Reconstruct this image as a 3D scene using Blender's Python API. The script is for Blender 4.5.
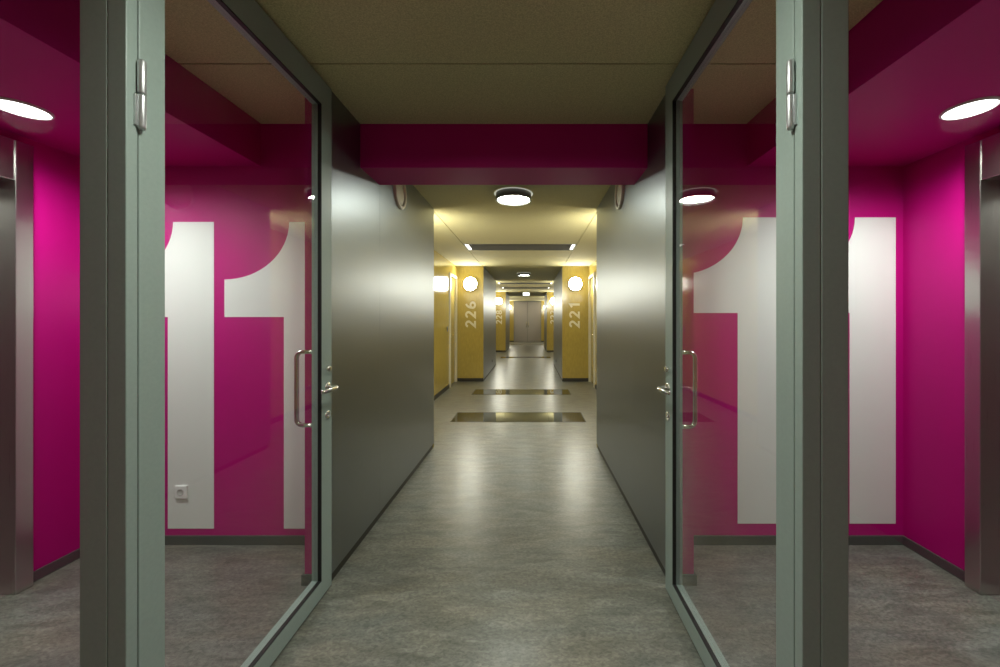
import bpy, bmesh, math
from mathutils import Vector, Matrix

# ---------------------------------------------------------------- camera, world, exposure
SC = bpy.context.scene
COL = SC.collection
for _o in list(bpy.data.objects):
    bpy.data.objects.remove(_o)

CAM_Z = 1.40
cam_d = bpy.data.cameras.new('camera')
cam_d.sensor_width = 36.0
cam_d.lens = 14.0                      # 389 px focal length on a 1000 px frame
cam_d.shift_x = -0.030                 # vanishing point at (530, 320)
cam_d.shift_y = -0.0135
cam_d.clip_start = 0.05
cam = bpy.data.objects.new('camera', cam_d)
cam.location = (0, 0, CAM_Z)
cam.rotation_euler = (math.pi / 2, 0, 0)
COL.objects.link(cam)
SC.camera = cam

world = bpy.data.worlds.new('world')
SC.world = world
world.use_nodes = True
world.node_tree.nodes['Background'].inputs[0].default_value = (0.5, 0.48, 0.4, 1)
world.node_tree.nodes['Background'].inputs[1].default_value = 0.0

SC.view_settings.view_transform = 'Standard'
SC.view_settings.look = 'None'
SC.view_settings.gamma = 1.0
SC.view_settings.use_curve_mapping = False
SC.view_settings.exposure = 0.15
SC.cycles.max_bounces = 14
SC.cycles.diffuse_bounces = 6
SC.cycles.glossy_bounces = 6
SC.cycles.transparent_max_bounces = 24
SC.cycles.transmission_bounces = 8
SC.cycles.use_denoising = True
SC.cycles.sample_clamp_indirect = 6.0
SC.cycles.blur_glossy = 0.5

# light levels
L_SPOT = 130.0         # lobby downlight beam (watt)
L_DISC = 7.0           # lobby downlight opal disc
L_DRUM = 82.0          # corridor drum lamp diffuser
L_WALL = 84.0          # round wall lamps in the corridor bays
L_STRIP = 2.4          # strip lamps at the ends of the ceiling slots
L_SIGN = 2.0

# ---------------------------------------------------------------- layout numbers (metres)
CX = -0.163            # centre line of the corridor
CXD = -0.170           # centre line of the doorway
CEIL = 2.625
SOFF = 2.36
UW = 0.8975            # metal wall face, half width of the corridor
UB = 1.51              # bay side wall
UL = 2.495             # lobby side wall
YB = 2.43              # lobby back wall
SIDE = {-1: 'left', 1: 'right'}

# ---------------------------------------------------------------- materials
def nodes(name):
    m = bpy.data.materials.new(name)
    m.use_nodes = True
    nt = m.node_tree
    return m, nt, nt.nodes['Principled BSDF']

def plain(name, col, rough=0.5, metal=0.0, spec=0.5, noise=0.0, scale=60.0, bump=0.0, stretch=(1, 1, 1)):
    m, nt, p = nodes(name)
    p.inputs['Base Color'].default_value = (*col, 1)
    p.inputs['Roughness'].default_value = rough
    p.inputs['Metallic'].default_value = metal
    p.inputs['Specular IOR Level'].default_value = spec
    if noise or bump:
        g = nt.nodes.new('ShaderNodeNewGeometry')
        mp = nt.nodes.new('ShaderNodeMapping')
        mp.inputs['Scale'].default_value = stretch
        n = nt.nodes.new('ShaderNodeTexNoise')
        n.inputs['Scale'].default_value = scale
        n.inputs['Detail'].default_value = 4
        nt.links.new(g.outputs['Position'], mp.inputs['Vector'])
        nt.links.new(mp.outputs['Vector'], n.inputs['Vector'])
        if noise:
            r = nt.nodes.new('ShaderNodeValToRGB')
            r.color_ramp.elements[0].position = 0.3
            r.color_ramp.elements[1].position = 0.7
            r.color_ramp.elements[0].color = (*[c * (1 - noise) for c in col], 1)
            r.color_ramp.elements[1].color = (*[min(1, c * (1 + noise)) for c in col], 1)
            nt.links.new(n.outputs['Fac'], r.inputs['Fac'])
            nt.links.new(r.outputs['Color'], p.inputs['Base Color'])
        if bump:
            b = nt.nodes.new('ShaderNodeBump')
            b.inputs['Strength'].default_value = bump
            b.inputs['Distance'].default_value = 0.004
            nt.links.new(n.outputs['Fac'], b.inputs['Height'])
            nt.links.new(b.outputs['Normal'], p.inputs['Normal'])
    return m

def glow(name, col, strength):
    m, nt, p = nodes(name)
    p.inputs['Base Color'].default_value = (0.8, 0.8, 0.8, 1)
    p.inputs['Emission Color'].default_value = (*col, 1)
    p.inputs['Emission Strength'].default_value = strength
    return m

def make_glass():
    m = bpy.data.materials.new('clear_glass')
    m.use_nodes = True
    nt = m.node_tree
    nt.nodes.clear()
    out = nt.nodes.new('ShaderNodeOutputMaterial')
    mix = nt.nodes.new('ShaderNodeMixShader')
    tr = nt.nodes.new('ShaderNodeBsdfTransparent')
    tr.inputs[0].default_value = (0.965, 0.975, 0.965, 1)
    gl = nt.nodes.new('ShaderNodeBsdfGlossy')
    gl.inputs['Roughness'].default_value = 0.0
    gl.inputs['Color'].default_value = (1, 1, 1, 1)
    lw = nt.nodes.new('ShaderNodeLayerWeight')        # Schlick reflectance, the same from either face of the pane
    pw = nt.nodes.new('ShaderNodeMath'); pw.operation = 'POWER'; pw.inputs[1].default_value = 5.0
    ma = nt.nodes.new('ShaderNodeMath'); ma.operation = 'MULTIPLY_ADD'
    ma.inputs[1].default_value = 0.957; ma.inputs[2].default_value = 0.043
    nt.links.new(lw.outputs['Facing'], pw.inputs[0])
    nt.links.new(pw.outputs[0], ma.inputs[0])
    nt.links.new(ma.outputs[0], mix.inputs[0])
    nt.links.new(tr.outputs[0], mix.inputs[1])
    nt.links.new(gl.outputs[0], mix.inputs[2])
    nt.links.new(mix.outputs[0], out.inputs['Surface'])
    return m

def make_floor():
    m, nt, p = nodes('marbled_linoleum')
    g = nt.nodes.new('ShaderNodeNewGeometry')
    def noise(scale, stretch, detail, dist=0.0):
        mp = nt.nodes.new('ShaderNodeMapping')
        mp.inputs['Scale'].default_value = stretch
        n = nt.nodes.new('ShaderNodeTexNoise')
        n.inputs['Scale'].default_value = scale
        n.inputs['Detail'].default_value = detail
        n.inputs['Distortion'].default_value = dist
        nt.links.new(g.outputs['Position'], mp.inputs['Vector'])
        nt.links.new(mp.outputs['Vector'], n.inputs['Vector'])
        return n
    n1 = noise(14, (0.36, 1.25, 1), 8, 0.7)     # streaks of the marbling, lying across the corridor
    n2 = noise(75, (0.65, 1.1, 1), 6, 0.8)
    n3 = noise(5, (0.4, 1.0, 1), 3, 0.4)
    r = nt.nodes.new('ShaderNodeValToRGB')
    r.color_ramp.elements[0].position = 0.30
    r.color_ramp.elements[0].color = (0.105, 0.105, 0.088, 1)
    r.color_ramp.elements[1].position = 0.70
    r.color_ramp.elements[1].color = (0.205, 0.203, 0.174, 1)
    nt.links.new(n1.outputs['Fac'], r.inputs['Fac'])
    r2 = nt.nodes.new('ShaderNodeValToRGB')
    r2.color_ramp.elements[0].position = 0.35
    r2.color_ramp.elements[0].color = (0.68, 0.68, 0.68, 1)
    r2.color_ramp.elements[1].position = 0.68
    r2.color_ramp.elements[1].color = (1.32, 1.32, 1.31, 1)
    nt.links.new(n2.outputs['Fac'], r2.inputs['Fac'])
    mx = nt.nodes.new('ShaderNodeMixRGB')
    mx.blend_type = 'MULTIPLY'
    mx.inputs[0].default_value = 1
    nt.links.new(r.outputs[0], mx.inputs[1])
    nt.links.new(r2.outputs[0], mx.inputs[2])
    r3 = nt.nodes.new('ShaderNodeValToRGB')
    r3.color_ramp.elements[0].position = 0.35
    r3.color_ramp.elements[0].color = (0.95, 1.0, 1.04, 1)
    r3.color_ramp.elements[1].position = 0.65
    r3.color_ramp.elements[1].color = (1.04, 1.0, 0.95, 1)
    nt.links.new(n3.outputs['Fac'], r3.inputs['Fac'])
    mx2 = nt.nodes.new('ShaderNodeMixRGB')
    mx2.blend_type = 'MULTIPLY'
    mx2.inputs[0].default_value = 1
    nt.links.new(mx.outputs[0], mx2.inputs[1])
    nt.links.new(r3.outputs[0], mx2.inputs[2])
    nt.links.new(mx2.outputs[0], p.inputs['Base Color'])
    p.inputs['Roughness'].default_value = 0.33
    p.inputs['Specular IOR Level'].default_value = 0.65
    b = nt.nodes.new('ShaderNodeBump')
    b.inputs['Strength'].default_value = 0.10
    b.inputs['Distance'].default_value = 0.002
    nt.links.new(n2.outputs['Fac'], b.inputs['Height'])
    nt.links.new(b.outputs['Normal'], p.inputs['Normal'])
    return m

def make_brushed(name, col, rough, grain=(1, 1, 90), var=0.08):
    m, nt, p = nodes(name)
    g = nt.nodes.new('ShaderNodeNewGeometry')
    mp = nt.nodes.new('ShaderNodeMapping')
    mp.inputs['Scale'].default_value = grain
    n = nt.nodes.new('ShaderNodeTexNoise')
    n.inputs['Scale'].default_value = 4
    n.inputs['Detail'].default_value = 5
    nt.links.new(g.outputs['Position'], mp.inputs['Vector'])
    nt.links.new(mp.outputs['Vector'], n.inputs['Vector'])
    r = nt.nodes.new('ShaderNodeMapRange')
    r.inputs['To Min'].default_value = rough - var * 0.5
    r.inputs['To Max'].default_value = rough + var * 0.5
    nt.links.new(n.outputs['Fac'], r.inputs['Value'])
    nt.links.new(r.outputs[0], p.inputs['Roughness'])
    c = nt.nodes.new('ShaderNodeValToRGB')
    c.color_ramp.elements[0].color = (*[x * (1 - var) for x in col], 1)
    c.color_ramp.elements[1].color = (*[x * (1 + var) for x in col], 1)
    nt.links.new(n.outputs['Fac'], c.inputs['Fac'])
    nt.links.new(c.outputs[0], p.inputs['Base Color'])
    p.inputs['Metallic'].default_value = 1.0
    return m

M = {}
M['floor'] = make_floor()
M['ceiling'] = plain('wood_wool_ceiling', (0.60, 0.55, 0.30), 0.9, noise=0.22, scale=170, bump=0.25)
M['void'] = plain('dark_gap', (0.02, 0.02, 0.018), 0.8)
M['magenta'] = plain('magenta_paint', (0.50, 0.002, 0.19), 0.5, spec=0.22, noise=0.04, scale=220, bump=0.06)
M['white'] = plain('white_paint', (0.80, 0.81, 0.78), 0.5, noise=0.02, scale=220, bump=0.05)
M['yellow'] = plain('yellow_laminate', (0.46, 0.355, 0.095), 0.16, noise=0.08, scale=30, stretch=(1, 1, 0.3))
M['metal'] = make_brushed('brushed_steel_panel', (0.26, 0.282, 0.298), 0.385)
M['lift'] = make_brushed('brushed_lift_steel', (0.50, 0.49, 0.465), 0.28, (60, 60, 0.6), 0.03)
M['frame'] = plain('grey_green_frame_paint', (0.315, 0.395, 0.36), 0.42, noise=0.03, scale=90)
M['gasket'] = plain('black_rubber', (0.008, 0.008, 0.008), 0.5)
M['glass'] = make_glass()
M['steel'] = plain('polished_steel', (0.80, 0.79, 0.76), 0.22, 1.0, noise=0.04, scale=150)
M['hinge'] = plain('satin_hinge_metal', (0.62, 0.64, 0.65), 0.35, 0.7, noise=0.04, scale=150)
M['skirt'] = plain('grey_skirting', (0.070, 0.075, 0.070), 0.45, noise=0.06, scale=80)
M['skirt_dark'] = plain('dark_skirting', (0.028, 0.026, 0.022), 0.5, noise=0.06, scale=80)
M['door_white'] = plain('cream_door_paint', (0.72, 0.68, 0.55), 0.35, noise=0.02, scale=80)
M['end_door'] = plain('grey_brown_door', (0.25, 0.225, 0.20), 0.4, 0.5, noise=0.05, scale=40)
M['drum'] = plain('dark_grey_lamp_body', (0.17, 0.18, 0.17), 0.4, noise=0.04, scale=100)
M['drum_rim'] = plain('pale_lamp_plate', (0.75, 0.74, 0.68), 0.4, noise=0.02, scale=100)
M['disc'] = glow('opal_downlight_glow', (0.95, 1.0, 0.97), L_DISC)
M['drumglow'] = glow('opal_drum_glow', (0.96, 1.0, 0.88), L_DRUM)
M['wallglow'] = glow('opal_wall_lamp_glow', (1.0, 0.99, 0.86), L_WALL)
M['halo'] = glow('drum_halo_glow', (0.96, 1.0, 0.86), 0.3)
M['stripglow'] = glow('strip_lamp_glow', (1.0, 0.97, 0.86), L_STRIP)
M['signglow'] = glow('sign_glow', (0.90, 1.0, 0.93), L_SIGN)
M['slot'] = plain('dark_slot_lining', (0.085, 0.078, 0.062), 0.6, noise=0.06, scale=60)
M['floorglass'] = plain('dark_floor_glass', (0.03, 0.034, 0.024), 0.03, spec=0.9, noise=0.1, scale=20)
M['number'] = plain('pale_number_film', (0.78, 0.74, 0.60), 0.4, noise=0.02, scale=80)
M['plastic'] = plain('white_plastic', (0.88, 0.88, 0.86), 0.35, noise=0.02, scale=80)
M['plastic_in'] = plain('grey_socket_well', (0.55, 0.54, 0.52), 0.4, noise=0.02, scale=80)
M['ring'] = plain('grey_beige_ring', (0.70, 0.67, 0.56), 0.45, noise=0.04, scale=80)
M['rear'] = plain('rear_wall_bounce_tint', (0.45, 0.46, 0.10), 0.8, noise=0.05, scale=60)  # unseen wall, coloured yellow green to tint the light bounced onto the posts

# ---------------------------------------------------------------- mesh helpers
class Shape:
    """Collects boxes, tubes, discs and prisms in world space; build() links them as one mesh."""
    def __init__(self):
        self.bm = bmesh.new()
        self.mats = []

    def _mi(self, mat):
        if mat not in self.mats:
            self.mats.append(mat)
        return self.mats.index(mat)

    def box(self, mat, x0, x1, y0, y1, z0, z1):
        x0, x1 = sorted((x0, x1)); y0, y1 = sorted((y0, y1)); z0, z1 = sorted((z0, z1))
        v = [self.bm.verts.new(p) for p in ((x0, y0, z0), (x1, y0, z0), (x1, y1, z0), (x0, y1, z0),
                                            (x0, y0, z1), (x1, y0, z1), (x1, y1, z1), (x0, y1, z1))]
        k = self._mi(mat)
        for f in ((0, 3, 2, 1), (4, 5, 6, 7), (0, 1, 5, 4), (1, 2, 6, 5), (2, 3, 7, 6), (3, 0, 4, 7)):
            self.bm.faces.new([v[i] for i in f]).material_index = k
        return self

    def ubox(self, mat, s, u0, u1, y0, y1, z0, z1):
        return self.box(mat, CX + s * u0, CX + s * u1, y0, y1, z0, z1)

    def dbox(self, mat, s, u0, u1, y0, y1, z0, z1):
        return self.box(mat, CXD + s * u0, CXD + s * u1, y0, y1, z0, z1)

    def lathe(self, mat, centre, axis, profile, n=40):
        """profile: (radius, height) pairs along axis; closed at radius 0."""
        a = Vector(axis).normalized()
        t = Vector((0, 0, 1)) if abs(a.z) < 0.9 else Vector((1, 0, 0))
        e1 = a.cross(t).normalized(); e2 = a.cross(e1)
        c = Vector(centre); k = self._mi(mat)
        rings = []
        for r, h in profile:
            if r < 1e-6:
                rings.append([self.bm.verts.new(c + a * h)])
            else:
                rings.append([self.bm.verts.new(c + a * h + (e1 * math.cos(q) + e2 * math.sin(q)) * r)
                              for q in (2 * math.pi * i / n for i in range(n))])
        for A, B in zip(rings, rings[1:]):
            for i in range(n):
                j = (i + 1) % n
                if len(A) == 1 and len(B) == 1:
                    continue
                if len(A) == 1:
                    f = (A[0], B[i], B[j])
                elif len(B) == 1:
                    f = (A[i], B[0], A[j])
                else:
                    f = (A[i], B[i], B[j], A[j])
                fc = self.bm.faces.new(f); fc.material_index = k; fc.smooth = True
        return self

    def tube(self, mat, pts, r, n=14, cap=True):
        P = [Vector(p) for p in pts]; k = self._mi(mat)
        rings = []; ref = None
        for i, p in enumerate(P):
            d = (P[min(i + 1, len(P) - 1)] - P[max(i - 1, 0)]).normalized()
            if ref is None:
                ref = Vector((0, 0, 1)) if abs(d.z) < 0.9 else Vector((1, 0, 0))
            e1 = (ref - d * ref.dot(d)).normalized(); ref = e1
            e2 = d.cross(e1)
            rings.append([self.bm.verts.new(p + (e1 * math.cos(q) + e2 * math.sin(q)) * r)
                          for q in (2 * math.pi * j / n for j in range(n))])
        for A, B in zip(rings, rings[1:]):
            for i in range(n):
                j = (i + 1) % n
                f = self.bm.faces.new((A[i], A[j], B[j], B[i])); f.material_index = k; f.smooth = True
        if cap:
            self.bm.faces.new(list(reversed(rings[0]))).material_index = k
            self.bm.faces.new(rings[-1]).material_index = k
        return self

    def prism(self, mat, outline, y0, y1):
        """outline of (x, z) points extruded along y."""
        k = self._mi(mat); n = len(outline)
        A = [self.bm.verts.new((x, y0, z)) for x, z in outline]
        B = [self.bm.verts.new((x, y1, z)) for x, z in outline]
        self.bm.faces.new(A).material_index = k
        self.bm.faces.new(list(reversed(B))).material_index = k
        for i in range(n):
            j = (i + 1) % n
            self.bm.faces.new((A[j], A[i], B[i], B[j])).material_index = k
        return self

    def build(self, name, parent=None, bevel=0.0, origin=None):
        bmesh.ops.recalc_face_normals(self.bm, faces=self.bm.faces)
        me = bpy.data.meshes.new(name)
        if parent is not None:
            root = parent
            off = Vector((0, 0, 0))
            while root is not None:
                off += root.location; root = root.parent
            bmesh.ops.translate(self.bm, verts=self.bm.verts, vec=-off)
        elif origin is not None:
            bmesh.ops.translate(self.bm, verts=self.bm.verts, vec=-Vector(origin))
        self.bm.to_mesh(me); self.bm.free()
        for m in self.mats:
            me.materials.append(M[m])
        o = bpy.data.objects.new(name, me)
        COL.objects.link(o)
        if parent is not None:
            o.parent = parent
        elif origin is not None:
            o.location = origin
        if bevel:
            b = o.modifiers.new('bevel', 'BEVEL')
            b.width = bevel; b.segments = 2; b.limit_method = 'ANGLE'
        return o

def tag(o, label, cat, group=None):
    o['label'] = label; o['category'] = cat; o['kind'] = 'thing'
    if group:
        o['group'] = group
    return o

def thing(name, loc, label, cat, group=None):
    o = bpy.data.objects.new(name, None)
    o.empty_display_size = 0.1
    o.location = loc
    COL.objects.link(o)
    return tag(o, label, cat, group)

def struct(o, label=None, cat=None):
    o['kind'] = 'structure'
    if label:
        o['label'] = label
    if cat:
        o['category'] = cat
    return o

def copy_thing(root, loc, label, group=None):
    """A copy of a thing with copies of its parts and their sub-parts."""
    def cp(o, parent):
        c = o.copy()
        COL.objects.link(c)
        if parent is not None:
            c.parent = parent
        for ch in list(o.children):
            cp(ch, c)
        return c
    r = cp(root, None)
    r.location = loc
    r['label'] = label
    if group:
        r['group'] = group
    return r

# ---------------------------------------------------------------- the setting
Y_END = 24.9
METAL = [(2.06, 4.29), (8.87, 12.10), (16.98, 20.20)]      # stretches with steel walls, bays in between
SLOTS = [6.55, 13.0, 14.85]
SLOT_HALF, SLOT_U = 0.275, 0.915

struct(Shape().box('floor', -3.2, 2.9, -4.0, Y_END + 0.2, -0.12, 0.0).build('floor'), 'marbled grey brown linoleum floor', 'floor')

# ceiling: boards with hairline joints under a dark backing, openings for the slots
c = Shape()
def boards(u0, u1, y0, y1):
    ys = [y0] + [y for y in (1.86, 7.42, 8.87, 10.5, 12.10, 14.0, 15.6, 16.98, 18.6, 20.20, 22.5) if y0 < y < y1] + [y1]
    for a, b in zip(ys, ys[1:]):
        cuts = [a, b]
        for sy in SLOTS:
            if u0 == -0.92 and a < sy < b:
                cuts = sorted(set(cuts + [sy - SLOT_HALF, sy + SLOT_HALF]))
        for p, q in zip(cuts, cuts[1:]):
            if u0 == -0.92 and any(abs((p + q) / 2 - sy) < 0.05 for sy in SLOTS):
                continue
            g0 = 0.004 if p == a else 0.0
            g1 = 0.004 if q == b else 0.0
            c.box('ceiling', CX + u0 + 0.005, CX + u1 - 0.005, p + g0, q - g1, CEIL, CEIL + 0.025)
boards(-1.52, 1.52, -4.0, YB + 0.01)
boards(-0.92, 0.92, 2.55, Y_END)
for u0 in (-1.53, 0.92):
    for y0, y1 in ((4.29, 8.87), (12.10, 16.98), (20.20, Y_END)):
        boards(u0, u0 + 0.61, y0, y1)
for y0, y1 in ((-4.0, 6.20), (6.90, 12.65), (13.35, 14.5), (15.2, Y_END + 0.2)):
    c.box('void', -3.2, 2.9, y0, y1, CEIL + 0.026, CEIL + 0.16)
c.box('void', -3.2, 2.9, -4.0, Y_END + 0.2, CEIL + 0.20, CEIL + 0.26)
struct(c.build('ceiling'), 'olive brown wood wool ceiling boards', 'ceiling')

# lowered magenta soffits over the two halves of the lobby, cross beam over the corridor mouth
for s in (-1, 1):
    struct(Shape().ubox('magenta', s, 1.52, UL + 0.1, -4.0, YB + 0.02, SOFF, CEIL + 0.02).build('ceiling_%s_soffit' % SIDE[s]))
struct(Shape().ubox('magenta', 1, -UW - 0.004, UW + 0.004, YB, 2.745, SOFF - 0.008, CEIL + 0.02).build('beam_cross', bevel=0.004))

for s in (-1, 1):
    sd = SIDE[s]
    # lobby back wall and side wall (side wall open for the lift front)
    struct(Shape().ubox('magenta', s, 1.02, UL + 0.1, YB, YB + 0.10, 0, CEIL + 0.02).build('wall_%s_lobby_back' % sd))
    for nm, y0, y1, z0 in (('beyond_lift', 2.051, YB, 0), ('above_lift', 1.07, 2.051, 2.318), ('before_lift', -4.0, 1.07, 0)):
        struct(Shape().ubox('magenta', s, UL, UL + 0.10, y0, y1, z0, SOFF).build('wall_%s_%s' % (sd, nm)))
    # baseboards of the lobby
    b = Shape()
    b.ubox('skirt', s, 1.03, UL, YB - 0.012, YB, 0, 0.055)
    b.ubox('skirt', s, UL - 0.012, UL, 2.052, YB - 0.012, 0, 0.055)
    b.ubox('skirt', s, 0.93, 1.042, 2.048, 2.06, 0, 0.055)
    b.ubox('skirt', s, 1.03, 1.042, 2.06, YB - 0.012, 0, 0.055)
    struct(b.build('baseboard_%s_lobby' % sd))
    # first steel wall with its magenta end towards the lobby
    w = Shape()
    w.ubox('magenta', s, UW + 0.008, 1.03, 2.06, YB + 0.02, 0, CEIL + 0.02)
    w.ubox('void', s, UW + 0.008, 1.03, YB + 0.02, 4.25, 0, CEIL + 0.02)
    w.ubox('yellow', s, UW + 0.001, UB, 4.25, 4.29, 0, CEIL + 0.02)
    w.ubox('metal', s, UW, UW + 0.008, 2.06, 2.746, 0.042, CEIL + 0.02)
    w.ubox('metal', s, UW, UW + 0.008, 2.747, 4.289, 0.042, CEIL + 0.02)
    w.ubox('skirt_dark', s, UW + 0.003, UW + 0.009, 2.06, 4.289, 0, 0.042)
    struct(w.build('wall_%s_steel_near' % sd))
    # further steel walls with yellow ends
    for (y0, y1), nm in zip(METAL[1:], ('middle', 'far')):
        w = Shape()
        w.ubox('yellow', s, UW + 0.001, UB, y0, y0 + 0.03, 0.075, CEIL + 0.02)
        w.ubox('yellow', s, UW + 0.001, UB, y1 - 0.03, y1, 0.075, CEIL + 0.02)
        w.ubox('skirt_dark', s, UW + 0.004, UB, y0 + 0.006, y0 + 0.03, 0, 0.075)
        w.ubox('skirt_dark', s, UW + 0.004, UB, y1 - 0.03, y1 - 0.006, 0, 0.075)
        ym = (y0 + y1) / 2
        for a, bb in ((y0 + 0.002, ym - 0.0015), (ym + 0.0015, y1 - 0.002)):
            w.ubox('metal', s, UW, UW + 0.008, a, bb, 0.042, CEIL + 0.02)
        w.ubox('skirt_dark', s, UW + 0.003, UW + 0.009, y0 + 0.004, y1 - 0.004, 0, 0.042)
        w.ubox('void', s, UW + 0.009, UB, y0 + 0.03, y1 - 0.03, 0, CEIL + 0.02)
        struct(w.build('wall_%s_steel_%s' % (sd, nm)))
    # yellow side walls of the bays, an apartment door at the far end of each
    w = Shape()
    bb = Shape()
    for (y0, y1) in ((4.29, 8.87), (12.10, 16.98), (20.20, Y_END)):
        d0, d1 = y1 - 0.78, y1 - 0.02
        w.ubox('yellow', s, UB, UB + 0.12, y0, d0, 0, CEIL + 0.02)
        w.ubox('yellow', s, UB, UB + 0.12, d0, y1, 2.33, CEIL + 0.02)
        w.ubox('yellow', s, UB, UB + 0.12, d1, y1, 0, 2.33)
        bb.ubox('skirt_dark', s, UB - 0.010, UB, y0, d0 - 0.06, 0, 0.075)
    struct(w.build('wall_%s_bays' % sd))
    struct(bb.build('baseboard_%s_bays' % sd))

# end wall and the space behind the camera
w = Shape()
for s in (-1, 1):
    w.ubox('yellow', s, 0.88, UB + 0.12, Y_END, Y_END + 0.08, 0.075, CEIL + 0.02)
    w.ubox('skirt_dark', s, 0.88, UB + 0.12, Y_END + 0.006, Y_END + 0.08, 0, 0.075)
w.box('void', CX - 1.7, CX + 1.7, Y_END + 0.10, Y_END + 0.16, 0, CEIL + 0.02)
struct(w.build('wall_end'))
struct(Shape().box('rear', -3.2, 2.9, -4.1, -4.0, 0, CEIL + 0.02).build('wall_back'))

# steel double door closing the corridor
d = bpy.data.objects.new('door_1', None); d.location = (CX, Y_END, 0); COL.objects.link(d)
struct(d, 'grey double door closing the far end of the corridor', 'door')
f = Shape()
for s in (-1, 1):
    f.ubox('drum', s, 0.845, 0.88, Y_END - 0.005, Y_END + 0.08, 0, 2.60)
f.box('drum', CX - 0.88, CX + 0.88, Y_END - 0.005, Y_END + 0.08, 2.56, CEIL)
f.build('door_frame', d)
for s in (-1, 1):
    lf = Shape().ubox('end_door', s, 0.006, 0.84, Y_END + 0.005, Y_END + 0.055, 0.01, 2.555).build('door_leaf', d, bevel=0.004)
    h = Shape()
    x = CX + s * 0.07
    h.tube('steel', [(x, Y_END + 0.005, 1.28), (x, Y_END - 0.045, 1.28), (x, Y_END - 0.045, 0.92), (x, Y_END + 0.005, 0.92)], 0.014)
    h.build('door_handle', lf)

# apartment doors in the bay side walls
n = 2
for (y1, nm) in ((8.87, 'first'), (16.98, 'second'), (Y_END, 'last')):
    for s in (-1, 1):
        d0, d1 = y1 - 0.78, y1 - 0.02
        d = bpy.data.objects.new('door_%d' % n, None); d.location = (CX + s * UB, (d0 + d1) / 2, 0); COL.objects.link(d)
        struct(d, 'yellow apartment door in a cream frame, %s bay on the %s' % (nm, SIDE[s]), 'door')
        f = Shape()
        f.ubox('door_white', s, UB - 0.030, UB + 0.10, d0 - 0.055, d0, 0, 2.385)
        f.ubox('door_white', s, UB - 0.018, UB + 0.10, d1 - 0.055, d1, 0, 2.385)
        f.ubox('door_white', s, UB - 0.018, UB + 0.10, d0, d1 - 0.055, 2.33, 2.385)
        f.build('door_frame', d, bevel=0.003)
        lf = Shape().ubox('yellow', s, UB + 0.03, UB + 0.08, d0, d1 - 0.055, 0.008, 2.33).build('door_leaf', d)
        h = Shape()
        h.tube('steel', [(CX + s * (UB + 0.03), d0 + 0.07, 1.09), (CX + s * (UB - 0.025), d0 + 0.07, 1.09),
                         (CX + s * (UB - 0.025), d0 + 0.19, 1.09)], 0.010)
        h.build('door_handle', lf)
        n += 1

# ---------------------------------------------------------------- glazed screen beside the doors: post, jamb, sidelight
for k, s in enumerate((-1, 1)):
    wn = bpy.data.objects.new('window_%d' % (k + 1), None); wn.location = (CX + s * 0.95, 1.03, 0); COL.objects.link(wn)
    struct(wn, 'grey green steel post with glass sidelight on the %s of the doorway' % SIDE[s], 'glazed screen')
    Shape().dbox('frame', s, 0.9215, 0.994, 1.004, 1.066, 0, CEIL).build('post', wn, bevel=0.003)
    Shape().dbox('frame', s, 0.873, 0.9205, 1.004, 1.034, 0, CEIL).build('jamb', wn, bevel=0.002)
    r = Shape()
    r.dbox('frame', s, 0.994, UL, 1.010, 1.060, 0, 0.075)
    r.dbox('frame', s, UL - 0.05, UL, 1.010, 1.060, 0.075, SOFF)
    r.dbox('frame', s, 1.52, UL - 0.05, 1.010, 1.060, SOFF - 0.04, SOFF)
    r.dbox('frame', s, 0.994, 1.52, 1.010, 1.060, CEIL - 0.04, CEIL)
    r.build('rail', wn, bevel=0.002)
    gl = Shape()
    gl.dbox('glass', s, 0.9945, 1.5195, 1.032, 1.040, 0.0755, CEIL - 0.041)
    gl.build('pane', wn)
    gl = Shape()
    gl.dbox('glass', s, 1.5205, UL - 0.051, 1.032, 1.040, 0.0755, SOFF - 0.041)
    gl.build('pane', wn)

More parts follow.
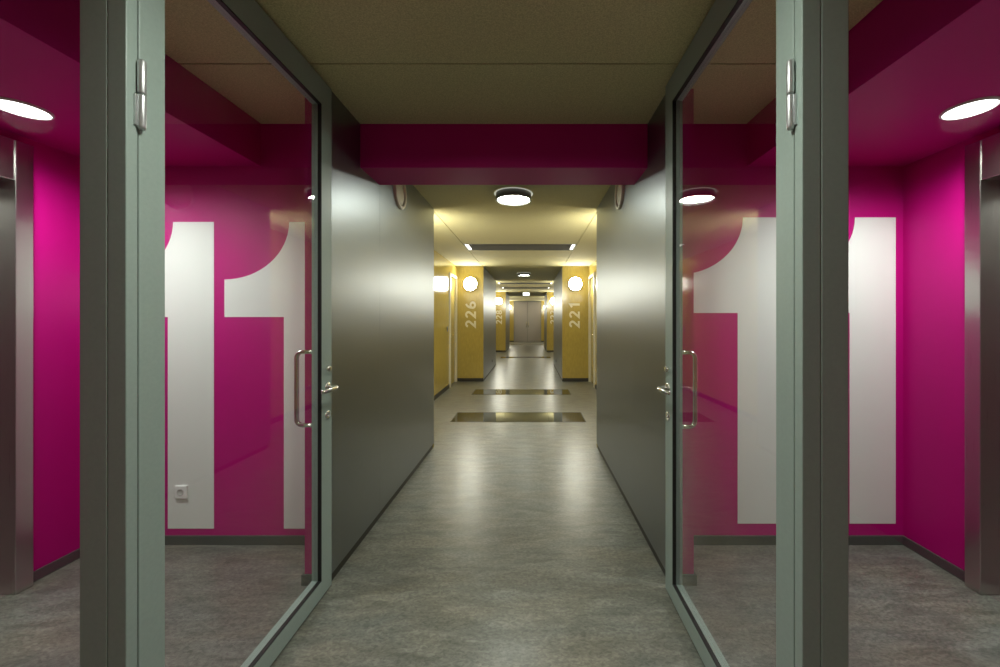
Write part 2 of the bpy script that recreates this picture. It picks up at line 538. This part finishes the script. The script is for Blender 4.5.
# ---------------------------------------------------------------- glass doors standing open along the steel walls
def glass_door(s):
    U0, U1 = 0.873, 0.925
    Y0, Y1 = 1.037, (2.046 if s < 0 else 2.020)
    Z0, Z1 = 0.010, 2.612
    SN, SF, RT, RB = 0.075, 0.097, 0.128, 0.080
    t = thing('glass_door', (CX + s * 0.90, 1.037, 0),
              'open glass door in a grey green frame, standing against the %s steel wall' % SIDE[s], 'door',
              'glass doors at the lobby entrance')
    f = Shape()
    f.dbox('frame', s, U0, U1, Y0, Y0 + SN, Z0, Z1)
    f.dbox('frame', s, U0, U1, Y1 - SF, Y1, Z0, Z1)
    f.build('stile', t, bevel=0.002)
    f = Shape()
    f.dbox('frame', s, U0, U1, Y0 + SN, Y1 - SF, Z0, Z0 + RB)
    f.build('bottom_rail', t)
    f = Shape()
    f.dbox('frame', s, U0, U1, Y0 + SN, Y1 - SF, Z1 - RT, Z1)
    f.build('top_rail', t)
    a, b, c0, d0 = Y0 + SN, Y1 - SF, Z0 + RB, Z1 - RT
    Shape().dbox('glass', s, 0.891, 0.899, a + 0.001, b - 0.001, c0 + 0.001, d0 - 0.001).build('pane', t)
    g = Shape()
    g.dbox('gasket', s, U0 + 0.001, 0.8905, b - 0.006, b - 0.0005, c0 + 0.0005, d0 - 0.0005)
    g.dbox('gasket', s, U0 + 0.001, 0.8905, a + 0.006, b - 0.006, c0 + 0.0005, c0 + 0.006)
    g.dbox('gasket', s, U0 + 0.001, 0.8905, a + 0.006, b - 0.006, d0 - 0.006, d0 - 0.0005)
    o = g.build('gasket', t)
    # lever on the corridor face
    X = lambda u: CXD + s * u
    ax = (-s, 0, 0)
    h = Shape()
    yc, zc = Y1 - 0.045, 1.055
    pts = [(X(U0), yc, zc), (X(U0 - 0.035), yc, zc)]
    for q in range(1, 6):
        an = q / 5 * math.pi / 2
        pts.append((X(U0 - 0.035 - 0.018 * math.sin(an)), yc - 0.018 * (1 - math.cos(an)), zc))
    pts += [(X(U0 - 0.053), yc - 0.06, zc - 0.002), (X(U0 - 0.050), yc - 0.115, zc - 0.003), (X(U0 - 0.036), yc - 0.125, zc - 0.003)]
    h.tube('steel', pts, 0.0105)
    lv = h.build('lever_handle', t)
    lv['label'] = 'bright steel lever handle'
    Shape().lathe('steel', (X(U0), yc, zc), ax, [(0.026, 0), (0.026, 0.006), (0.022, 0.009), (0.0, 0.009)], 28).build('rose', lv)
    # small locks above and below the lever
    Shape().lathe('steel', (X(U0), yc, 1.150), ax, [(0.016, 0), (0.016, 0.012), (0.013, 0.016), (0.0, 0.016)], 24).build('lock_knob', t)
    Shape().lathe('steel', (X(U0), yc, 0.912), ax, [(0.022, 0), (0.022, 0.006), (0.009, 0.007), (0.009, 0.003), (0, 0.003)], 24).build('lock_cylinder', t)
    # D pull on the lobby face
    h = Shape()
    yp, zt, zb, up, rr = Y1 - 0.073, 1.238, 0.866, (1.014 if s < 0 else 0.996), 0.03
    pts = [(X(U1), yp, zt)]
    for q in range(7):
        an = q / 6 * math.pi / 2
        pts.append((X(up - rr + rr * math.sin(an)), yp, zt - rr * (1 - math.cos(an))))
    for q in range(7):
        an = q / 6 * math.pi / 2
        pts.append((X(up - rr + rr * math.cos(an)), yp, zb + rr - rr * math.sin(an)))
    pts.append((X(U1), yp, zb))
    h.tube('steel', pts, 0.011, 16)
    o = h.build('pull_handle', t)
    o['label'] = 'steel D shaped pull handle'
    # hinges at the jamb
    for zh in (0.25, 2.00):
        h = Shape()
        hx = X(U0 - 0.010)
        h.lathe('hinge', (hx, 1.0355, zh + 0.002), (0, 0, 1), [(0, 0), (0.0085, 0), (0.0092, 0.003), (0.0092, 0.085), (0.007, 0.089), (0, 0.089)], 20)
        h.lathe('hinge', (hx, 1.0355, zh - 0.002), (0, 0, -1), [(0, 0), (0.0085, 0), (0.0092, 0.003), (0.0092, 0.083), (0.007, 0.091), (0, 0.091)], 20)
        h.dbox('hinge', s, U0 - 0.006, U0 + 0.001, 1.022, 1.0345, zh - 0.085, zh - 0.004)
        h.dbox('hinge', s, U0 - 0.006, U0 + 0.001, 1.0375, 1.046, zh + 0.004, zh + 0.085)
        o = h.build('hinge', t)
        o['label'] = 'silver barrel hinge'
    return t

glass_door(-1)
glass_door(1)

# ---------------------------------------------------------------- lift fronts
for s in (-1, 1):
    t = thing('elevator_door', (CX + s * UL, 1.58, 0), 'brushed steel elevator front in the %s magenta side wall' % SIDE[s], 'elevator',
              'elevator fronts in the lobby')
    Shape().ubox('lift', s, UL - 0.042, UL + 0.14, 1.977, 2.050, 0.002, 2.316).build('jamb', t, bevel=0.003)
    Shape().ubox('lift', s, UL - 0.042, UL + 0.14, 1.072, 1.18, 0.002, 2.316).build('jamb', t, bevel=0.003)
    Shape().ubox('lift', s, UL - 0.040, UL + 0.14, 1.181, 1.976, 2.11, 2.316).build('header', t, bevel=0.003)
    Shape().ubox('lift', s, UL + 0.105, UL + 0.135, 1.582, 1.976, 0.012, 2.109).build('door_panel', t, bevel=0.003)
    Shape().ubox('lift', s, UL + 0.105, UL + 0.135, 1.181, 1.578, 0.012, 2.109).build('door_panel', t, bevel=0.003)
    Shape().ubox('steel', s, UL + 0.090, UL + 0.14, 1.181, 1.976, 0.0, 0.010).build('threshold', t)
    struct(Shape().ubox('void', s, UL + 0.145, UL + 0.20, 1.0, 2.2, 0, SOFF).build('wall_%s_shaft' % SIDE[s]))

# ---------------------------------------------------------------- the painted ones on the lobby back walls
K = YB / 389.0
def numeral(stem, top, bottom, flag_bottom, tip, label):
    pts = []
    fx, sw = stem - 59.4, 46.0
    pts += [(stem, bottom), (stem + sw, bottom), (stem + sw, top), (stem + 5.3, top)]
    for i in range(1, 17):
        a = math.pi / 2 * i / 16
        pts.append((fx + (stem + 5.3 - fx) * math.cos(a), top + (tip - top) * math.sin(a)))
    pts += [(fx, flag_bottom), (stem, flag_bottom)]
    out = [((x - 530) * K, CAM_Z - (y - 320) * K) for x, y in pts]
    o = Shape().prism('white', out, YB - 0.0022, YB - 0.0002).build('wall_numeral', origin=((stem + 23 - 530) * K, YB - 0.001, CAM_Z - (bottom - 320) * K))
    return tag(o, label, 'number', 'giant white ones on the magenta lobby walls')
numeral(168.0, 222, 528.5, 317, 279.5, 'giant white digit one on left lobby wall, the one with the socket on it')
numeral(284.0, 222, 528.5, 317, 279.5, 'giant white digit one on left lobby wall, seen behind the left pull handle')
numeral(737.6, 217.5, 523.5, 313, 274.5, 'giant white digit one on right lobby wall, seen through the right glass door')
numeral(849.5, 217.5, 523.5, 313, 274.5, 'giant white digit one on right lobby wall, nearest the right elevator')

# wall socket on the first of them
sx, sz = (182.2 - 530) * K, CAM_Z - (491.5 - 320) * K
t = thing('wall_socket', (sx, YB - 0.003, sz), 'small square white wall socket low on the left giant digit', 'socket')
Shape().box('plastic', sx - 0.039, sx + 0.039, YB - 0.014, YB - 0.0023, sz - 0.040, sz + 0.040).build('cover_plate', t, bevel=0.004)
h = Shape()
h.lathe('plastic_in', (sx, YB - 0.0135, sz), (0, -1, 0), [(0.021, 0), (0.021, 0.002), (0.018, 0.002), (0.017, 0.0006), (0, 0.0006)], 24)
h.build('socket_well', t)

# ---------------------------------------------------------------- lamps
def downlight(x, y, label):
    t = thing('downlight', (x, y, SOFF), label, 'ceiling light', 'round downlights in the magenta soffits')
    Shape().lathe('drum_rim', (x, y, SOFF), (0, 0, -1), [(0.096, 0), (0.096, 0.003), (0.092, 0.010), (0.087, 0.010), (0.087, 0.0)], 48).build('trim_ring', t)
    Shape().lathe('disc', (x, y, SOFF), (0, 0, -1), [(0.0865, 0.001), (0.0865, 0.007), (0.0, 0.009)], 48).build('diffuser', t)
    ld = bpy.data.lights.new('downlight_beam', 'SPOT')
    ld.energy = L_SPOT
    ld.color = (0.94, 1.0, 0.96)
    ld.spot_size = math.radians(172)
    ld.spot_blend = 1.0
    ld.shadow_soft_size = 0.085
    lo = bpy.data.objects.new('downlight_beam', ld)
    COL.objects.link(lo)
    lo.parent = t
    lo.location = (0, 0, -0.012)
    return t
downlight(-2.302, 1.762, 'bright round downlight in the magenta soffit above the left elevator')
downlight(1.992, 1.762, 'bright round downlight in the magenta soffit above the right elevator')

def drum(y, label):
    z = CEIL
    t = thing('ceiling_light', (CX + 0.003, y, z), label, 'ceiling light', 'round drum lamps along the corridor ceiling')
    x = CX + 0.003
    Shape().lathe('halo', (x, y, z), (0, 0, -1), [(0.186, 0.0), (0.188, 0.002), (0.186, 0.005), (0.0, 0.005)], 56).build('base_plate', t)
    Shape().lathe('drum', (x, y, z - 0.0055), (0, 0, -1), [(0.0, 0), (0.172, 0.0), (0.172, 0.058), (0.167, 0.064), (0.159, 0.064), (0.159, 0.034), (0, 0.034)], 56).build('lamp_body', t)
    Shape().lathe('drumglow', (x, y, z - 0.0055), (0, 0, -1), [(0.158, 0.035), (0.158, 0.040), (0.0, 0.043)], 56).build('diffuser', t)
    return t
dl = drum(3.77, 'round drum lamp on the ceiling just behind the magenta beam')
copy_thing(dl, (CX + 0.003, 10.17, CEIL), 'small distant drum lamp on the ceiling between the panels numbered 226 and 221')
copy_thing(dl, (CX + 0.003, 0.86, CEIL), 'round drum lamp on the ceiling above the doorway, nearer than the magenta beam')

copy_thing(dl, (CX + 0.003, -2.60, CEIL), 'unseen drum lamp added as fill light on the ceiling well behind the viewer')  # added out of view as fill for the post faces and lobby walls

def wall_lamp(x, y, z, face, label):
    t = thing('wall_lamp', (x, y, z), label, 'wall lamp', 'round white wall lamps on the yellow panels')
    ax = (0, face, 0)
    Shape().lathe('drum_rim', (x, y, z), ax, [(0.150, 0.0), (0.156, 0.004), (0.156, 0.044), (0.150, 0.048), (0.0, 0.048)], 40).build('base_plate', t)
    Shape().lathe('wallglow', (x, y, z), ax, [(0.149, 0.0485), (0.140, 0.060), (0.11, 0.071), (0.05, 0.078), (0.0, 0.079)], 40).build('opal_shade', t)
    return t
LZ = 2.220
UN = 1.193
near = wall_lamp(CX - UN, 8.87, LZ, -1, 'round glowing wall lamp above the number 226')
copy_thing(near, (CX + UN, 8.87, LZ), 'round glowing wall lamp above the number 221')
copy_thing(near, (CX - UN, 16.98, LZ), 'small round wall lamp above the number 228')
copy_thing(near, (CX + UN, 16.98, LZ), 'small round wall lamp above the number 223')
copy_thing(near, (CX - UN, Y_END, LZ), 'tiny round wall lamp just left of the far grey double door')
copy_thing(near, (CX + UN, Y_END, LZ), 'tiny round wall lamp just right of the far grey double door')
back = wall_lamp(CX - UN, 4.29, LZ, 1, 'round wall lamp facing away behind the near left steel wall')
copy_thing(back, (CX + UN, 4.29, LZ), 'round wall lamp facing away behind the near right steel wall')
copy_thing(back, (CX - UN, 12.10, LZ), 'round wall lamp facing away behind the panel numbered 226')
copy_thing(back, (CX + UN, 12.10, LZ), 'round wall lamp facing away behind the panel numbered 221')
copy_thing(back, (CX - UN, 20.20, LZ), 'round wall lamp facing away behind the panel numbered 228')
copy_thing(back, (CX + UN, 20.20, LZ), 'round wall lamp facing away behind the panel numbered 223')

# ceiling slots with a strip lamp at each end
def slot(y, label):
    t = thing('ceiling_slot', (CX, y, CEIL), label, 'ceiling slot', 'long dark ceiling slots with lit ends')
    u, hh, dz = SLOT_U, SLOT_HALF, 0.13
    b = Shape()
    b.box('slot', CX - u, CX + u, y - hh, y - hh + 0.012, CEIL - 0.004, CEIL + dz)
    b.box('slot', CX - u, CX + u, y + hh - 0.012, y + hh, CEIL - 0.004, CEIL + dz)
    b.box('slot', CX - u, CX - u + 0.012, y - hh + 0.012, y + hh - 0.012, CEIL - 0.004, CEIL + dz)
    b.box('slot', CX + u - 0.012, CX + u, y - hh + 0.012, y + hh - 0.012, CEIL - 0.004, CEIL + dz)
    b.box('slot', CX - u, CX + u, y - hh, y + hh, CEIL + dz, CEIL + dz + 0.01)
    b.build('housing', t)
    for s in (-1, 1):
        Shape().ubox('stripglow', s, u - 0.055, u - 0.0125, y - hh + 0.014, y + hh - 0.014, CEIL + 0.004, CEIL + 0.030).build('strip_lamp', t, bevel=0.006)
    return t
sl = slot(SLOTS[0], 'dark ceiling slot with white lit ends in the nearest yellow bay')
copy_thing(sl, (CX, SLOTS[1], CEIL), 'thin distant ceiling slot, first one past the second lamp')
copy_thing(sl, (CX, SLOTS[2], CEIL), 'thin distant ceiling slot, second one past the second lamp')

# dark glass strips let into the floor
def floor_strip(y, label):
    t = thing('floor_glass_strip', (CX, y, 0), label, 'floor glass', 'dark glass strips across the corridor floor')
    u, hh = 0.936, 0.28
    r = Shape()
    r.box('slot', CX - u, CX + u, y - hh, y - hh + 0.012, 0, 0.003)
    r.box('slot', CX - u, CX + u, y + hh - 0.012, y + hh, 0, 0.003)
    r.box('slot', CX - u, CX - u + 0.012, y - hh + 0.012, y + hh - 0.012, 0, 0.003)
    r.box('slot', CX + u - 0.012, CX + u, y - hh + 0.012, y + hh - 0.012, 0, 0.003)
    r.build('edge_frame', t)
    Shape().box('floorglass', CX - u + 0.012, CX + u - 0.012, y - hh + 0.012, y + hh - 0.012, 0, 0.0025).build('glass_plate', t)
    return t
fs = floor_strip(5.61, 'dark glass floor strip nearest the viewer')
copy_thing(fs, (CX, 7.56, 0), 'dark glass floor strip just before the panels numbered 226 and 221')
copy_thing(fs, (CX, 14.56, 0), 'thin dark glass floor strip in the second yellow bay')
copy_thing(fs, (CX, 22.0, 0), 'faint dark glass floor strip in front of the far double door')

# lit sign box hung from the ceiling far down the corridor
y = 17.3
x = (526.2 - 530) * y / 389
t = thing('exit_sign', (x, y, CEIL), 'small glowing white sign box hung far down the corridor', 'sign')
Shape().tube('steel', [(x, y, CEIL), (x, y, 2.62)], 0.01).build('stem', t)
b = Shape()
b.box('drum_rim', x - 0.150, x + 0.150, y - 0.02, y + 0.04, 2.475, 2.625)
b.build('housing', t, bevel=0.006)
Shape().box('signglow', x - 0.142, x + 0.142, y - 0.027, y - 0.0205, 2.482, 2.615).build('lit_panel', t)

# ---------------------------------------------------------------- room numbers on the yellow panels
def arc(cx, cy, rx, ry, a0, a1, n=14):
    return [(cx + rx * math.cos(math.radians(a0 + (a1 - a0) * i / n)), cy + ry * math.sin(math.radians(a0 + (a1 - a0) * i / n))) for i in range(n + 1)]

# strokes of bold sans digits in a box 0.62 wide and 1 high
DIGITS = {
    '1': [[(0.13, 0.735), (0.36, 0.90), (0.36, 0.0)]],
    '2': [arc(0.30, 0.69, 0.20, 0.225, 165, -38) + [(0.11, 0.085), (0.55, 0.085)]],
    '3': [arc(0.29, 0.70, 0.19, 0.215, 150, -90) + arc(0.29, 0.285, 0.22, 0.20, 90, -150)],
    '6': [arc(0.31, 0.295, 0.215, 0.21, 0, 360, 26), arc(0.47, 0.30, 0.375, 0.615, 180, 98, 12)],
    '8': [arc(0.31, 0.275, 0.22, 0.19, 0, 360, 26), arc(0.31, 0.70, 0.185, 0.215, 0, 360, 26)],
}

def room_number(txt, x_left, x_right, y, z0, z1, label):
    """Digits read upwards: their tops point towards -x."""
    bm = bmesh.new()
    cap = x_right - x_left
    adv = (z1 - z0 - 0.62 * cap) / (len(txt) - 1)
    cxm, cz = (x_left + x_right) / 2, (z0 + z1) / 2
    hw = 0.092
    for i, ch in enumerate(txt):
        for si, st in enumerate(DIGITS[ch]):
            closed = len(st) > 20 and math.dist(st[0], st[-1]) < 1e-6
            pts = [Vector(p) for p in (st[:-1] if closed else st)]
            n = len(pts)
            rows = []
            for k_, p in enumerate(pts):
                a = pts[(k_ - 1) % n] if (closed or k_ > 0) else None
                b = pts[(k_ + 1) % n] if (closed or k_ < n - 1) else None
                d1 = (p - a).normalized() if a is not None else (b - p).normalized()
                d2 = (b - p).normalized() if b is not None else d1
                n1, n2 = Vector((-d1.y, d1.x)), Vector((-d2.y, d2.x))
                m = (n1 + n2).normalized()
                m *= hw / max(0.45, m.dot(n1))
                row = []
                for q in (p + m, p - m):
                    for yy in (y - 0.0020 - 0.0006 * si, y - 0.0003 - 0.0006 * si):
                        row.append(bm.verts.new((x_right - q.y * cap - cxm, yy - y, z0 + i * adv + (0.31 + (q.x - 0.31) * 1.16) * cap - cz)))
                rows.append(row)
            pairs = list(zip(rows, rows[1:])) + ([(rows[-1], rows[0])] if closed else [])
            for A, B in pairs:
                for f in ((0, 2), (2, 3), (3, 1), (1, 0)):
                    bm.faces.new((A[f[0]], A[f[1]], B[f[1]], B[f[0]]))
            if not closed:
                for A in (rows[0], rows[-1]):
                    bm.faces.new((A[0], A[1], A[3], A[2]))
    bmesh.ops.recalc_face_normals(bm, faces=bm.faces)
    me = bpy.data.meshes.new('room_number')
    bm.to_mesh(me); bm.free()
    me.materials.append(M['number'])
    o = bpy.data.objects.new('room_number', me)
    o.location = (cxm, y, cz)
    COL.objects.link(o)
    return tag(o, label, 'number', 'pale room numbers reading upwards on the yellow panels')
k = 8.87 / 389
room_number('226', (465.2 - 530) * k, (475.9 - 530) * k, 8.87, 1.235, 1.815, 'pale number 226 reading upwards on the left yellow panel')
room_number('221', (569.2 - 530) * k, (579.7 - 530) * k, 8.87, 1.235, 1.815, 'pale number 221 reading upwards on the right yellow panel')
k = 16.98 / 389
room_number('228', -1.357 - 0.13, -1.357 + 0.13, 16.98, 1.235, 1.815, 'small pale number 228 on the second left yellow panel')
room_number('223', 1.031 - 0.15, 1.031 + 0.11, 16.98, 1.235, 1.815, 'small pale number 223 on the second right yellow panel')

# ---------------------------------------------------------------- small fittings
for s in (-1, 1):
    x = CX + s * UW
    t = thing('wall_disc', (x, 3.15, 2.435), 'round grey wall disc with raised rim on the near %s steel wall' % SIDE[s], 'wall disc',
              'round grey discs under the magenta beam')
    ax = (-s, 0, 0)
    Shape().lathe('ring', (x, 3.15, 2.435), ax, [(0.135, 0.0), (0.135, 0.016), (0.130, 0.022), (0.114, 0.022), (0.108, 0.016), (0.108, 0.006)], 48).build('rim', t)
    Shape().lathe('ring', (x, 3.15, 2.435), ax, [(0.104, 0.001), (0.104, 0.008), (0.07, 0.012), (0.0, 0.014)], 48).build('face', t)
    # low sockets on the second steel walls
    t = thing('wall_socket', (x, 10.85, 0.26), 'tiny dark socket low on the %s steel wall past the number %s' % (SIDE[s], '226' if s < 0 else '221'), 'socket',
              'dark sockets low on the steel walls')
    Shape().ubox('drum', s, UW - 0.012, UW - 0.0003, 10.81, 10.89, 0.22, 0.30).build('cover_plate', t, bevel=0.003)
    Shape().lathe('gasket', (CX + s * (UW - 0.0118), 10.85, 0.26), ax, [(0.022, 0), (0.022, 0.002), (0, 0.002)], 20).build('socket_well', t)

t = thing('doorbell', (CX - UB, 7.86, 1.22), 'tiny doorbell button on the left yellow side wall beside the apartment door', 'doorbell')
Shape().ubox('drum', -1, UB - 0.014, UB - 0.0003, 7.83, 7.89, 1.17, 1.27).build('bell_plate', t, bevel=0.003)
Shape().lathe('steel', (CX - UB + 0.0138, 7.86, 1.22), (1, 0, 0), [(0.012, 0), (0.012, 0.004), (0, 0.005)], 20).build('button', t)
